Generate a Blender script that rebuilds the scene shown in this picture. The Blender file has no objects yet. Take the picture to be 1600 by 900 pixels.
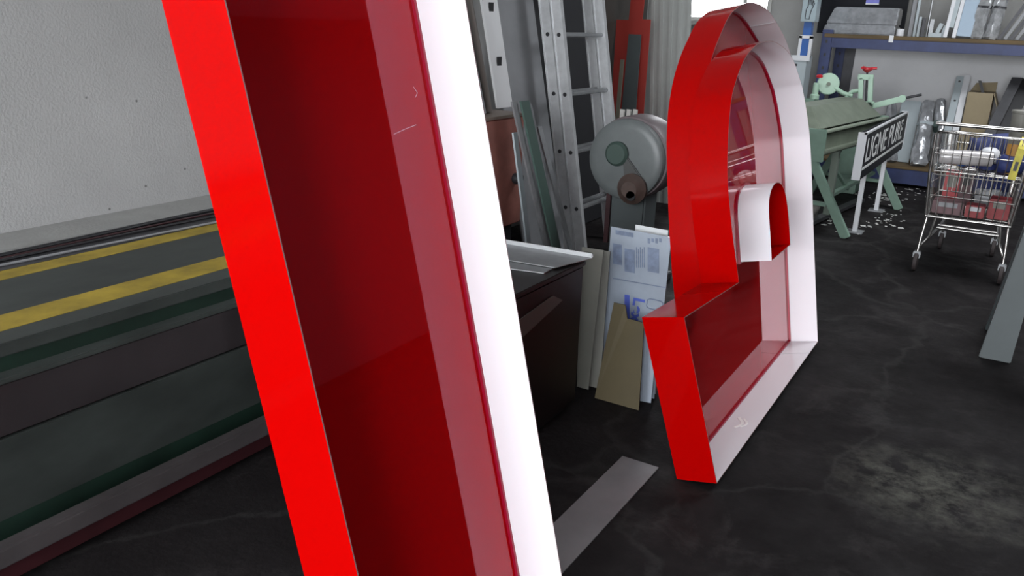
import bpy, bmesh, math, random
from mathutils import Vector, Matrix
from mathutils.geometry import tessellate_polygon
random.seed(7)
SC = bpy.context.scene
COL = SC.collection

# ------------------------------------------------------------------ camera
R = ((0.8493476, 0.1903204, -0.4923279), (0.5267033, -0.2445774, 0.8141041), (0.0345283, -0.9507681, -0.3079736))
F = 1301.868
CAM = Vector((0, 0, 1.6))
cd = bpy.data.cameras.new('camera'); cam = bpy.data.objects.new('camera', cd); COL.objects.link(cam)
cd.sensor_width = 36; cd.lens = F / 1600 * 36; cd.clip_start = .05
m = Matrix.Identity(4)
for i in range(3):
    m[i][0] = R[i][0]; m[i][1] = -R[i][1]; m[i][2] = -R[i][2]; m[i][3] = CAM[i]
cam.matrix_world = m
SC.camera = cam

def at(px, py, X=None, Y=None, Z=None):
    d = Vector([R[i][0]*(px-800) + R[i][1]*(py-450) + R[i][2]*F for i in range(3)])
    if X is not None: t = X/d.x
    elif Y is not None: t = Y/d.y
    else: t = (Z-1.6)/d.z
    return CAM + d*t

# ------------------------------------------------------------------ world and light
W = bpy.data.worlds.new('overcast'); SC.world = W; W.use_nodes = True
wn = W.node_tree.nodes; wn['Background'].inputs[0].default_value = (.93, .96, 1, 1); wn['Background'].inputs[1].default_value = 17.0
SC.view_settings.view_transform = 'Standard'; SC.view_settings.look = 'None'
SC.view_settings.exposure = 0.0; SC.view_settings.gamma = 1; SC.view_settings.use_curve_mapping = False
def portal(name, loc, rot, sx, sy):
    l = bpy.data.lights.new(name, 'AREA'); l.shape = 'RECTANGLE'; l.size = sx; l.size_y = sy
    l.cycles.is_portal = True
    o = bpy.data.objects.new(name, l); COL.objects.link(o); o.location = loc; o.rotation_euler = rot
RXN, YF, YB, XR, HC = -3.4, -5.0, 10.9, 4.6, 4.2     # left wall, rear wall, back wall, right wall, ceiling
DOOR = (-2.6, 2.8, 0, 3.9)
portal('door_daylight', ((DOOR[0]+DOOR[1])/2, YF-.05, DOOR[3]/2), (math.radians(90), 0, 0), DOOR[1]-DOOR[0], DOOR[3])
WIN = (-4.27, -3.0, 1.7, 2.9)
portal('window_daylight', ((WIN[0]+WIN[1])/2, YB+.05, (WIN[2]+WIN[3])/2), (math.radians(-90), 0, 0), WIN[1]-WIN[0], WIN[3]-WIN[2])
ROOF_FILL = (-.6, 2.0, 6.2, 7.7)      # unseen roof opening, added over the middle to light the back area
portal('added_roof_daylight', ((ROOF_FILL[0]+ROOF_FILL[1])/2, (ROOF_FILL[2]+ROOF_FILL[3])/2, HC+.22), (0, 0, 0), ROOF_FILL[1]-ROOF_FILL[0], ROOF_FILL[3]-ROOF_FILL[2])

# ------------------------------------------------------------------ materials
MATS = {}
def mat(name, col, rough=.5, metal=0., var=0., scale=6., bump=0., bscale=60., spec=.5, col2=None, trans=0., stretch=None, coat=0., tint=None, ior=1.5):
    if name in MATS: return MATS[name]
    M = bpy.data.materials.new(name); M.use_nodes = True; nt = M.node_tree; b = nt.nodes['Principled BSDF']
    b.inputs['Base Color'].default_value = (*col, 1); b.inputs['Roughness'].default_value = rough; b.inputs['Metallic'].default_value = metal
    b.inputs['Specular IOR Level'].default_value = spec
    if tint: b.inputs['Specular Tint'].default_value = (*tint, 1); b.inputs['IOR'].default_value = ior
    if trans: b.inputs['Transmission Weight'].default_value = trans
    if coat: b.inputs['Coat Weight'].default_value = coat; b.inputs['Coat Roughness'].default_value = .03
    if var or bump or col2:
        tc = nt.nodes.new('ShaderNodeTexCoord'); mp = nt.nodes.new('ShaderNodeMapping')
        nt.links.new(tc.outputs['Object'], mp.inputs['Vector'])
        if stretch: mp.inputs['Scale'].default_value = stretch
    if var or col2:
        n = nt.nodes.new('ShaderNodeTexNoise'); n.inputs['Scale'].default_value = scale; n.inputs['Detail'].default_value = 8; n.inputs['Roughness'].default_value = .65
        nt.links.new(mp.outputs[0], n.inputs['Vector'])
        r = nt.nodes.new('ShaderNodeValToRGB'); r.color_ramp.elements[0].position = .32; r.color_ramp.elements[1].position = .7
        c2 = col2 or tuple(min(1, c*(1+var)) for c in col); c1 = col if col2 else tuple(c*(1-var) for c in col)
        r.color_ramp.elements[0].color = (*c1, 1); r.color_ramp.elements[1].color = (*c2, 1)
        nt.links.new(n.outputs['Fac'], r.inputs[0]); nt.links.new(r.outputs[0], b.inputs['Base Color'])
    if bump:
        n2 = nt.nodes.new('ShaderNodeTexNoise'); n2.inputs['Scale'].default_value = bscale; n2.inputs['Detail'].default_value = 5
        nt.links.new(mp.outputs[0], n2.inputs['Vector'])
        bp = nt.nodes.new('ShaderNodeBump'); bp.inputs['Strength'].default_value = bump; bp.inputs['Distance'].default_value = .01
        nt.links.new(n2.outputs['Fac'], bp.inputs['Height']); nt.links.new(bp.outputs[0], b.inputs['Normal'])
    MATS[name] = M
    return M

def floor_mat():
    M = bpy.data.materials.new('worn_concrete'); M.use_nodes = True; nt = M.node_tree; b = nt.nodes['Principled BSDF']; N = nt.nodes.new; L = nt.links.new
    tc = N('ShaderNodeTexCoord')
    def noise(s, d=8, r=.6, dist=0.):
        n = N('ShaderNodeTexNoise'); n.inputs['Scale'].default_value = s; n.inputs['Detail'].default_value = d; n.inputs['Roughness'].default_value = r; n.inputs['Distortion'].default_value = dist
        L(tc.outputs['Object'], n.inputs['Vector']); return n
    def ramp(src, a, ca, bb, cb):
        r = N('ShaderNodeValToRGB'); r.color_ramp.elements[0].position = a; r.color_ramp.elements[1].position = bb
        r.color_ramp.elements[0].color = (*ca, 1); r.color_ramp.elements[1].color = (*cb, 1); L(src, r.inputs[0]); return r
    base = ramp(noise(1.3, 9, .7).outputs['Fac'], .35, (.0065, .0055, .0058), .72, (.018, .016, .0165))
    st = ramp(noise(2.6, 10, .72, .6).outputs['Fac'], .54, (0, 0, 0), .74, (1, 1, 1))
    mix = N('ShaderNodeMix'); mix.data_type = 'RGBA'; L(st.outputs[0], mix.inputs[0]); L(base.outputs[0], mix.inputs[6]); mix.inputs[7].default_value = (.034, .031, .031, 1)
    # hairline cracks
    v = N('ShaderNodeTexVoronoi'); v.feature = 'DISTANCE_TO_EDGE'; v.inputs['Scale'].default_value = .55
    nz = noise(2.2, 6); mx = N('ShaderNodeVectorMath'); mx.operation = 'MULTIPLY_ADD'; L(nz.outputs['Color'], mx.inputs[0]); mx.inputs[1].default_value = (.5, .5, 0); L(tc.outputs['Object'], mx.inputs[2]); L(mx.outputs[0], v.inputs['Vector'])
    cr = ramp(v.outputs['Distance'], 0, (.5, .5, .5), .012, (0, 0, 0))
    mix2 = N('ShaderNodeMix'); mix2.data_type = 'RGBA'; L(cr.outputs[0], mix2.inputs[0]); L(mix.outputs[2], mix2.inputs[6]); mix2.inputs[7].default_value = (.032, .031, .03, 1)
    # one pale worn patch with its own ragged shape
    sub = N('ShaderNodeVectorMath'); sub.operation = 'DISTANCE'; sub.inputs[1].default_value = (.20, 3.40, 0)
    wob = N('ShaderNodeVectorMath'); wob.operation = 'MULTIPLY_ADD'; nz2 = noise(3, 8, .75); L(nz2.outputs['Color'], wob.inputs[0]); wob.inputs[1].default_value = (.5, .5, 0); L(tc.outputs['Object'], wob.inputs[2]); L(wob.outputs[0], sub.inputs[0])
    pr = ramp(sub.outputs['Value'], .10, (1, 1, 1), .42, (0, 0, 0))
    sc2 = ramp(noise(9, 8, .75).outputs['Fac'], .42, (0, 0, 0), .66, (1, 1, 1))
    mul = N('ShaderNodeMath'); mul.operation = 'MULTIPLY'; L(pr.outputs[0], mul.inputs[0]); L(sc2.outputs[0], mul.inputs[1])
    mix3 = N('ShaderNodeMix'); mix3.data_type = 'RGBA'; L(mul.outputs[0], mix3.inputs[0]); L(mix2.outputs[2], mix3.inputs[6]); mix3.inputs[7].default_value = (.10, .10, .085, 1)
    L(mix3.outputs[2], b.inputs['Base Color'])
    rr = ramp(noise(3.5, 8, .7).outputs['Fac'], .3, (.5, .5, .5), .7, (.85, .85, .85)); L(rr.outputs[0], b.inputs['Roughness'])
    b.inputs['Specular IOR Level'].default_value = .08
    bp = N('ShaderNodeBump'); bp.inputs['Strength'].default_value = .25; bp.inputs['Distance'].default_value = .01; L(noise(40, 6).outputs['Fac'], bp.inputs['Height']); L(bp.outputs[0], b.inputs['Normal'])
    return M

def concrete_wall_mat():
    M = bpy.data.materials.new('precast_concrete'); M.use_nodes = True; nt = M.node_tree; b = nt.nodes['Principled BSDF']; N = nt.nodes.new; L = nt.links.new
    tc = N('ShaderNodeTexCoord')
    n = N('ShaderNodeTexNoise'); n.inputs['Scale'].default_value = 1.6; n.inputs['Detail'].default_value = 10; L(tc.outputs['Object'], n.inputs['Vector'])
    r = N('ShaderNodeValToRGB'); r.color_ramp.elements[0].position = .3; r.color_ramp.elements[1].position = .75
    r.color_ramp.elements[0].color = (.30, .30, .295, 1); r.color_ramp.elements[1].color = (.37, .37, .365, 1); L(n.outputs['Fac'], r.inputs[0])
    v = N('ShaderNodeTexVoronoi'); v.inputs['Scale'].default_value = 9; L(tc.outputs['Object'], v.inputs['Vector'])
    pr = N('ShaderNodeValToRGB'); pr.color_ramp.elements[0].position = .03; pr.color_ramp.elements[1].position = .07
    pr.color_ramp.elements[0].color = (.35, .35, .35, 1); pr.color_ramp.elements[1].color = (1, 1, 1, 1); L(v.outputs['Distance'], pr.inputs[0])
    mm = N('ShaderNodeMix'); mm.data_type = 'RGBA'; mm.blend_type = 'MULTIPLY'; mm.inputs[0].default_value = 1; L(r.outputs[0], mm.inputs[6]); L(pr.outputs[0], mm.inputs[7])
    L(mm.outputs[2], b.inputs['Base Color']); b.inputs['Roughness'].default_value = .85
    n2 = N('ShaderNodeTexNoise'); n2.inputs['Scale'].default_value = 90; n2.inputs['Detail'].default_value = 4; L(tc.outputs['Object'], n2.inputs['Vector'])
    bp = N('ShaderNodeBump'); bp.inputs['Strength'].default_value = .3; bp.inputs['Distance'].default_value = .008; L(n2.outputs['Fac'], bp.inputs['Height']); L(bp.outputs[0], b.inputs['Normal'])
    return M

M_FLOOR = floor_mat(); M_CONC = concrete_wall_mat()
M_WALL = mat('white_plaster', (.62, .62, .63), .9, var=.06, scale=2, bump=.1)
M_CEIL = mat('ceiling_paint', (.55, .55, .55), .9)
M_RED = mat('red_gloss', (.345, .0005, .0004), .08, spec=.09)
M_WHITE = mat('white_enamel', (.80, .785, .82), .16, spec=.4)
M_FACE = mat('red_acrylic', (.34, .0006, .0015), .025, spec=.5, tint=(1, .26, .42), ior=1.76)
M_BEAD = mat('crimson_bead', (.30, .004, .025), .3)
M_RIM = mat('bare_edge', (.36, .22, .21), .4, metal=.3)
M_ALU = mat('aluminium', (.52, .53, .54), .4, metal=.55, var=.12, scale=14)
M_ALUD = mat('dull_aluminium', (.30, .31, .32), .45, metal=.6, var=.15, scale=10)
M_DARK = mat('dark_steel', (.05, .05, .055), .5, metal=.3, var=.3)
M_BLACK = mat('black', (.012, .012, .014), .5)
M_GREYSHEET = mat('grey_sheet', (.20, .205, .215), .42, var=.12, scale=3)
M_RUST = mat('red_oxide', (.21, .075, .058), .7, var=.25, scale=5)
M_GRN = mat('machine_green', (.17, .26, .205), .5, var=.12, scale=9)
M_GRND = mat('olive_green', (.145, .17, .13), .5, var=.15, scale=8)
M_GRNL = mat('mint_green', (.36, .52, .40), .4, var=.06, scale=9)
M_DKGRN = mat('dark_green', (.006, .018, .012), .5, var=.3)
M_BLUE = mat('rack_blue', (.020, .032, .105), .5, var=.25, scale=8)
M_BRBLUE = mat('bright_blue', (.012, .09, .33), .45)
M_WPL = mat('white_plastic', (.62, .63, .65), .4)
M_GPL = mat('pale_grey_paint', (.36, .41, .43), .45, var=.06)
M_LBLUE = mat('pale_blue_panel', (.32, .41, .50), .4)
M_WOOD = mat('shelf_board', (.115, .075, .03), .7, var=.4, scale=3, stretch=(.4, 6, 6))
M_CARD = mat('cardboard', (.30, .245, .155), .85, var=.08)
M_FOIL = mat('plastic_wrap', (.30, .31, .325), .18, metal=.35, bump=1., bscale=14, var=.3, scale=9, coat=1.)
M_CHROME = mat('chrome_wire', (.36, .35, .335), .26, metal=.9)
M_RUB = mat('rubber', (.03, .022, .022), .7)
M_YEL = mat('yellow_paint', (.30, .215, .02), .7, var=.3, scale=7)
M_WORN = mat('worn_greygreen', (.030, .036, .033), .6, var=.35, scale=5, stretch=(1, .5, 1))
M_STEEL = mat('brushed_steel', (.13, .112, .118), .2, metal=.8, var=.1, scale=5)
M_MAROON = mat('dark_red_paint', (.026, .004, .006), .5, var=.2)
M_BRWN = mat('brown_grey_beam', (.045, .039, .040), .6, var=.2, scale=6)
M_DBOX = mat('dark_brown_panel', (.006, .004, .004), .5, var=.25, scale=4)
M_CREAM = mat('cream_sheet', (.19, .187, .163), .6, var=.08, scale=4)
M_LEX = mat('printed_film', (.235, .27, .32), .25, var=.1, scale=5, coat=.4)
M_LEXB = mat('print_blue', (.05, .08, .36), .4)
M_LEXG = mat('print_grey_blue', (.11, .14, .21), .4, var=.3, scale=20)
M_OCHRE = mat('ochre_board', (.055, .041, .014), .7, var=.12, scale=4)
M_BOARD = mat('grey_ribbed_board', (.30, .315, .30), .7, var=.08, scale=3)
M_REDP = mat('dull_red_panel', (.30, .022, .014), .55)
M_SIGNB = mat('sign_black', (.008, .009, .012), .5, spec=.12)
M_SIGNW = mat('sign_white', (.62, .63, .62), .5)
M_HRED = mat('hand_red', (.50, .02, .03), .4)
M_CLEAR = mat('clear_film_roll', (.42, .40, .40), .15, coat=1., var=.15, scale=8)
M_BLUEF = mat('navy_fabric', (.02, .032, .13), .7, var=.2)
M_YEL2 = mat('yellow_strap', (.55, .48, .06), .6, var=.2, scale=20)
M_REDB = mat('red_pack', (.24, .016, .02), .5, var=.15)
M_PINK = mat('dusky_pack', (.12, .06, .066), .55, var=.3)
M_GRAYP = mat('grey_column_paint', (.055, .067, .069), .6, var=.1, scale=4)
M_GLASS = mat('window_glass', (1, 1, 1), 0, trans=1.)

# ------------------------------------------------------------------ mesh helpers
class MB:
    def __init__(s): s.v = []; s.f = []; s.mi = []; s.ms = []
    def _m(s, M):
        if M is None: return 0
        if M not in s.ms: s.ms.append(M)
        return s.ms.index(M)
    def add(s, vs, fs, M=None):
        o = len(s.v); s.v += [Vector(p) for p in vs]; k = s._m(M)
        for f in fs: s.f.append([o+i for i in f]); s.mi.append(k)
        return s
    def box(s, a, b, M=None):
        x0, y0, z0 = [min(p, q) for p, q in zip(a, b)]; x1, y1, z1 = [max(p, q) for p, q in zip(a, b)]
        return s.hexa([(x0, y0, z0), (x1, y0, z0), (x1, y1, z0), (x0, y1, z0)], [(x0, y0, z1), (x1, y0, z1), (x1, y1, z1), (x0, y1, z1)], M)
    def hexa(s, lo, hi, M=None):
        return s.add(list(lo)+list(hi), [(3, 2, 1, 0), (4, 5, 6, 7), (0, 1, 5, 4), (1, 2, 6, 5), (2, 3, 7, 6), (3, 0, 4, 7)], M)
    def beam(s, p, q, w, h, up=(0, 0, 1), M=None, w2=None, h2=None):
        p = Vector(p); q = Vector(q); d = (q-p).normalized(); r = d.cross(Vector(up))
        if r.length < 1e-4: r = d.cross(Vector((0, 1, 0)))
        r.normalize(); u = r.cross(d); w2 = w2 or w; h2 = h2 or h
        c = lambda o, a, b: [o - r*a/2 - u*b/2, o + r*a/2 - u*b/2, o + r*a/2 + u*b/2, o - r*a/2 + u*b/2]
        return s.hexa(c(p, w, h), c(q, w2, h2), M)
    def tube(s, path, r, n=8, M=None, closed=False, r2=None):
        P = [Vector(p) for p in path]; k = len(P); vs = []; fs = []
        ref = None
        for i in range(k):
            a = P[(i-1) % k] if (closed or i > 0) else P[i]; b = P[(i+1) % k] if (closed or i < k-1) else P[i]
            d = (b-a).normalized()
            if ref is None:
                ref = d.cross(Vector((0, 0, 1)))
                if ref.length < .05: ref = d.cross(Vector((0, 1, 0)))
            x = (ref - d*ref.dot(d)).normalized(); ref = x; y = d.cross(x)
            rr = r if r2 is None else r + (r2-r)*i/(k-1)
            for j in range(n):
                t = 2*math.pi*j/n; vs.append(P[i] + x*math.cos(t)*rr + y*math.sin(t)*rr)
        for i in range(k if closed else k-1):
            for j in range(n):
                a = i*n+j; b = i*n+(j+1) % n; c = ((i+1) % k)*n; fs.append((a, b, c+(j+1) % n, c+j))
        if not closed: fs.append(tuple(range(n-1, -1, -1))); fs.append(tuple((k-1)*n+j for j in range(n)))
        return s.add(vs, fs, M)
    def lathe(s, o, axis, prof, n=24, M=None):
        o = Vector(o); d = Vector(axis).normalized(); x = d.cross(Vector((0, 0, 1)))
        if x.length < .05: x = d.cross(Vector((0, 1, 0)))
        x.normalize(); y = d.cross(x); vs = []; fs = []
        for r, h in prof:
            for j in range(n):
                t = 2*math.pi*j/n; vs.append(o + d*h + (x*math.cos(t)+y*math.sin(t))*r)
        for i in range(len(prof)-1):
            for j in range(n): fs.append((i*n+j, i*n+(j+1) % n, (i+1)*n+(j+1) % n, (i+1)*n+j))
        fs.append(tuple(range(n-1, -1, -1))); fs.append(tuple((len(prof)-1)*n+j for j in range(n)))
        return s.add(vs, fs, M)
    def prism(s, poly, d, M=None):
        n = len(poly); d = Vector(d); P = [Vector(p) for p in poly]
        return s.add(P + [p+d for p in P], [tuple(range(n-1, -1, -1)), tuple(range(n, 2*n))] + [(i, (i+1) % n, n+(i+1) % n, n+i) for i in range(n)], M)
    def build(s, name, M=None, parent=None, smooth=None, bevel=0.):
        me = bpy.data.meshes.new(name); me.from_pydata([tuple(p) for p in s.v], [], s.f)
        ms = s.ms if s.ms else [M]
        for q in ms: me.materials.append(q or M)
        if len(ms) > 1: me.polygons.foreach_set('material_index', s.mi)
        bm = bmesh.new(); bm.from_mesh(me); bmesh.ops.recalc_face_normals(bm, faces=bm.faces)
        if bevel:
            bmesh.ops.bevel(bm, geom=[e for e in bm.edges if len(e.link_faces) == 2 and e.calc_face_angle(0) > .5], offset=bevel, segments=2, affect='EDGES', clamp_overlap=True)
        bm.to_mesh(me); bm.free()
        if smooth or bevel:
            me.polygons.foreach_set('use_smooth', [True]*len(me.polygons)); me.set_sharp_from_angle(angle=math.radians(smooth or 32))
        o = bpy.data.objects.new(name, me); COL.objects.link(o)
        if parent is not None: o.parent = parent
        return o

def tag(o, label, cat, group=None, kind=None):
    o['label'] = label; o['category'] = cat
    if group: o['group'] = group
    if kind: o['kind'] = kind
    return o
def thing(name, label, cat, loc=(0, 0, 0), rz=0., group=None):
    o = bpy.data.objects.new(name, None); COL.objects.link(o); o.empty_display_size = .1
    o.location = loc; o.rotation_euler = (0, 0, rz); return tag(o, label, cat, group)
def struct(name, mb, M, label=None, parent=None, **k):
    o = mb.build(name, M, parent, **k)
    if parent is None: o['kind'] = 'structure'
    if label: o['label'] = label
    return o
def part(name, parent, M, mb, label=None, **k):
    o = mb.build(name, M, parent, **k)
    if label: o['label'] = label
    return o
def text_mesh(name, body, size, M, parent, mtx, sx=1., ext=.002, bold=0.):
    c = bpy.data.curves.new(name, 'FONT'); c.body = body; c.size = size; c.extrude = ext; c.offset = bold; c.align_x = 'LEFT'
    t = bpy.data.objects.new(name, c); COL.objects.link(t)
    dg = bpy.context.evaluated_depsgraph_get(); me = bpy.data.meshes.new_from_object(t.evaluated_get(dg))
    bpy.data.objects.remove(t); bpy.data.curves.remove(c)
    for v in me.vertices: v.co = mtx @ Vector((v.co.x*sx, v.co.y, v.co.z))
    me.materials.clear(); me.materials.append(M)
    o = bpy.data.objects.new(name, me); COL.objects.link(o); o.parent = parent; return o

# ------------------------------------------------------------------ room
struct('floor', MB().box((-5.2, YF-.2, -.2), (XR+.2, YB+.2, 0)), M_FLOOR, 'dark worn concrete workshop floor with stains and cracks')
struct('ceiling', MB().box((-5.2, YF-.2, HC), (XR+.2, ROOF_FILL[2], HC+.2)).box((-5.2, ROOF_FILL[3], HC), (XR+.2, YB+.2, HC+.2)).box((-5.2, ROOF_FILL[2], HC), (ROOF_FILL[0], ROOF_FILL[3], HC+.2)).box((ROOF_FILL[1], ROOF_FILL[2], HC), (XR+.2, ROOF_FILL[3], HC+.2)), M_CEIL, 'plain workshop ceiling')
struct('wall_left', MB().box((RXN-.25, YF-.2, 0), (RXN, 8.0, HC)), M_CONC, 'pale grey precast concrete wall with small pits')
struct('wall_alcove', MB().box((-4.9, 7.75, 0), (RXN-.25, 8.0, HC)).box((-4.9, 8.0, 0), (-4.65, YB, HC)), M_WALL, 'plain wall of the alcove beside the window')
wb = MB(); w0, w1, w2, w3 = WIN
wb.box((-4.9, YB, 0), (w0, YB+.2, HC)).box((w1, YB, 0), (XR+.2, YB+.2, HC)).box((w0, YB, 0), (w1, YB+.2, w2)).box((w0, YB, w3), (w1, YB+.2, HC))
struct('wall_back', wb, mat('grey_render', (.29, .29, .28), .9, var=.08, scale=2, bump=.15), 'grey rendered back wall')
wr = MB(); wr.box((-5.2, YF-.2, 0), (DOOR[0], YF, HC)).box((DOOR[1], YF-.2, 0), (XR+.2, YF, HC)).box((DOOR[0], YF-.2, DOOR[3]), (DOOR[1], YF, HC))
struct('wall_rear', wr, M_WALL, 'wall with the open workshop gate behind the camera')
struct('wall_right', MB().box((XR, YF-.2, 0), (XR+.2, YB+.2, HC)), mat('dim_wall_paint', (.10, .10, .10), .9, var=.1), 'plain wall on the right side')
wf = MB(); fw = .05
wf.box((w0, YB-.03, w2-.06), (w1, YB+.1, w2)).box((w0, YB-.02, w2), (w0+fw, YB+.08, w3)).box((w1-fw, YB-.02, w2), (w1, YB+.08, w3)).box((w0, YB-.02, w3-fw), (w1, YB+.08, w3)).box((-3.36, YB-.01, w2), (-3.31, YB+.07, w3))
win = struct('window_1', wf, mat('window_frame_paint', (.40, .40, .38), .6), 'bright window high in the back wall')
struct('window_sill', MB().box((w0-.1, YB-.14, w2-.10), (w1+.1, YB, w2-.055)), mat('sill', (.33, .33, .31), .7), parent=win)
struct('trim_1', MB().box((RXN, YF, 0), (-3.15, 3.3, .715)), mat('ledge_concrete', (.26, .26, .25), .85, var=.1, bump=.2), 'low concrete ledge along the foot of the left wall')

# ------------------------------------------------------------------ channel letters
TH, PHI = .21255, .01357
n0 = Vector((math.cos(PHI), math.sin(PHI), 0)); U = Vector((-math.sin(PHI), math.cos(PHI), 0)); Z = Vector((0, 0, 1))
Vv = Z*math.cos(TH) - n0*math.sin(TH); Nn = n0*math.cos(TH) + Z*math.sin(TH)
KS = .98     # letters rest on the rear lower edge
def smooth_loop(pts, corners, sub=5):
    """Catmull-Rom through pts, kept sharp at the given corner indices."""
    n = len(pts); out = []
    for i in range(n):
        p1, p2 = Vector(pts[i]), Vector(pts[(i+1) % n])
        if i in corners and (i+1) % n in corners: out.append(p1); continue
        p0 = p1*2-p2 if i in corners else Vector(pts[i-1]); p3 = p2*2-p1 if (i+1) % n in corners else Vector(pts[(i+2) % n])
        for k in range(sub):
            t = k/sub
            out.append(.5*((2*p1) + (p2-p0)*t + (2*p0-5*p1+4*p2-p3)*t*t + (3*p1-p0-3*p2+p3)*t**3))
    return out
def area(L): return sum(L[i].x*L[(i+1) % len(L)].y - L[(i+1) % len(L)].x*L[i].y for i in range(len(L)))/2
def inset(L, d):
    """offset a CCW loop inward by d"""
    n = len(L); out = []
    for i in range(n):
        a = (L[i]-L[i-1]).normalized(); b = (L[(i+1) % n]-L[i]).normalized()
        na = Vector((-a.y, a.x)); nb = Vector((-b.y, b.x)); h = (na+nb); h = h/max(h.length_squared, .2)*2
        out.append(L[i] + h*d)
    return out
def ring(mb, A, B, xa, xb, M):
    """wall between loop A at depth xa and loop B at depth xb (local x is the depth axis)"""
    n = len(A)
    mb.add([(xa, p.x, p.y) for p in A]+[(xb, p.x, p.y) for p in B], [(i, (i+1) % n, n+(i+1) % n, n+i) for i in range(n)], M)
def letter(name, label, O, outline, holes, T):
    root = thing(name, label, 'sign letter'); root['group'] = 'red channel letters leaning in a row'
    mm = Matrix.Identity(4)
    for i in range(3): mm[i][0] = Nn[i]; mm[i][1] = U[i]; mm[i][2] = Vv[i]; mm[i][3] = O[i]
    root.matrix_world = mm
    t = .0028
    loops = [(outline, M_RED, M_WHITE, 'return')] + [(h, M_RED, M_WHITE, 'counter_return') for h in holes]
    dface = T-.006
    for k, (L, mo, mi, nm) in enumerate(loops):
        L = L if area(L) > 0 else L[::-1]
        inn = inset(L, t if k == 0 else -t)      # letter-side skin
        mb = MB(); ring(mb, L, L, 0, -T, mo); ring(mb, inn, inn, 0, -T, mi)
        ring(mb, L, inn, 0, 0, M_RIM); ring(mb, L, inn, -T, -T, M_RIM)
        part(nm, root, None, mb, smooth=35)
        b0 = inset(L, (t if k == 0 else -t)); b1 = inset(L, (t+.009) if k == 0 else -(t+.009))
        mb = MB(); ring(mb, b0, b0, -dface+.008, -dface, None); ring(mb, b1, b1, -dface+.008, -dface, None); ring(mb, b0, b1, -dface+.008, -dface+.008, None); ring(mb, b0, b1, -dface, -dface, None)
        part('face_edge', root, M_BEAD, mb, smooth=35)
    polys = [[Vector((p.x, p.y, 0)) for p in loops[0][0]]] + [[Vector((p.x, p.y, 0)) for p in h] for h in holes]
    tri = tessellate_polygon(polys); flat = [p for q in polys for p in q]
    me = MB(); me.add([(-dface, p.x, p.y) for p in flat], [tuple(q) for q in tri]); me.add([(-dface-.004, p.x, p.y) for p in flat], [tuple(q) for q in tri])
    part('acrylic_face', root, M_FACE, me, 'glossy dark red acrylic face')
    return root
OP = CAM + (Vector((-.7316, 2.713, 0)) - CAM)*KS
P_out = [(.0, 0), (-.14, .675), (.4828, .6422), (.474, .72), (.461, .8317), (.4594, .9591), (.4711, 1.0827), (.526, 1.2231), (.6104, 1.3583), (.697, 1.428), (.7652, 1.47), (.8498, 1.5116), (.965, 1.5466), (1.0787, 1.5698), (1.2523, 1.5787), (1.4086, 1.566), (1.569, 1.5308), (1.6903, 1.4748), (1.7882, 1.3847), (1.8294, 1.3376), (1.88, 1.2232), (1.910, 1.089), (1.895, .9048), (1.848, .6597), (1.8234, .5236), (1.795, .3541), (1.737, 0)]
P_hole = [(.984, .621), (.995, .724), (1.008, .84), (1.046, .905), (1.125, .938), (1.212, .936), (1.283, .905), (1.322, .845), (1.336, .75), (1.326, .621)]
sl = lambda L, c: [p*KS for p in smooth_loop(L, c)]
lp = letter('channel_letter', 'red letter lying on its stem, rounded bowl up, small white-sided counter, facing the shopping cart', OP, sl(P_out, {0, 1, 2, 26}), [sl(P_hole, {0, 9})], .154*KS)
OD = OP - Nn*(.162)
D_out = [(.60, 0), (.592, .3), (.586, .544), (.596, .737), (.64, 1.0), (.705, 1.254), (.805, 1.42), (.945, 1.55), (1.126, 1.663), (1.234, 1.717), (1.339, 1.751), (1.472, 1.778), (1.653, 1.79), (1.871, 1.772), (2.016, 1.728), (2.146, 1.667), (2.256, 1.605), (2.335, 1.53), (2.41, 1.40), (2.45, 1.2), (2.45, 1.0), (2.41, .7), (2.35, .35), (2.28, 0)]
D_hole = [(1.30, .62), (1.31, .75), (1.35, .86), (1.43, .93), (1.53, .94), (1.62, .90), (1.66, .82), (1.67, .72), (1.66, .62)]
ld = letter('channel_letter', 'taller red letter with an arched top, wedged behind the letter with the white-sided counter', OD, sl(D_out, {0, 23}), [sl(D_hole, {0, 8})], .154*KS)
OB = Vector((-.79*KS, 0, .032))
B_out = [Vector(p)*KS for p in [(1.025, 0), (1.727, 0), (1.666, 2.15), (.958, 2.15)]]
lb = letter('channel_letter', 'straight red bar letter in the foreground with a bright white inner side', OB, B_out, [], .152*KS)
# seam strips, scratches and painted highlight streaks in the letters
def strip(parent, name, pts, w, M, axis=(1, 0, 0), th=.0015):
    mb = MB()
    for a, b in zip(pts, pts[1:]): mb.beam(a, b, w, th, axis, M)
    return part(name, parent, M, mb)
strip(lp, 'seam', [(-.145, 1.50*KS, .005), (-.004, 1.535*KS, .005)], .005, M_WPL, (0, 0, 1))
strip(ld, 'seam', [(-.147, 2.055*KS, 1.700*KS), (-.004, 2.055*KS, 1.700*KS)], .006, M_WPL, (0, .5, .8))
for pts in ([(615, 210), (632, 202), (650, 195)], [(646, 136), (652, 145), (649, 152)]):
    w = []
    for px_, py_ in pts:
        d = at(px_, py_, Y=2.)-CAM; o_ = OB - Nn*(.152*KS-.0065); t_ = (o_-CAM).dot(Nn)/d.dot(Nn); q_ = CAM+d*t_-OB; w.append((-.152*KS+.0068, q_.dot(U), q_.dot(Vv)))
    strip(lb, 'scratch', w, .0016, mat('scratch_pale', (.7, .35, .4), .5), (1, 0, 0), .0006)
mb = MB()  # flat white streaks standing in for a highlight on the lower return
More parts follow.
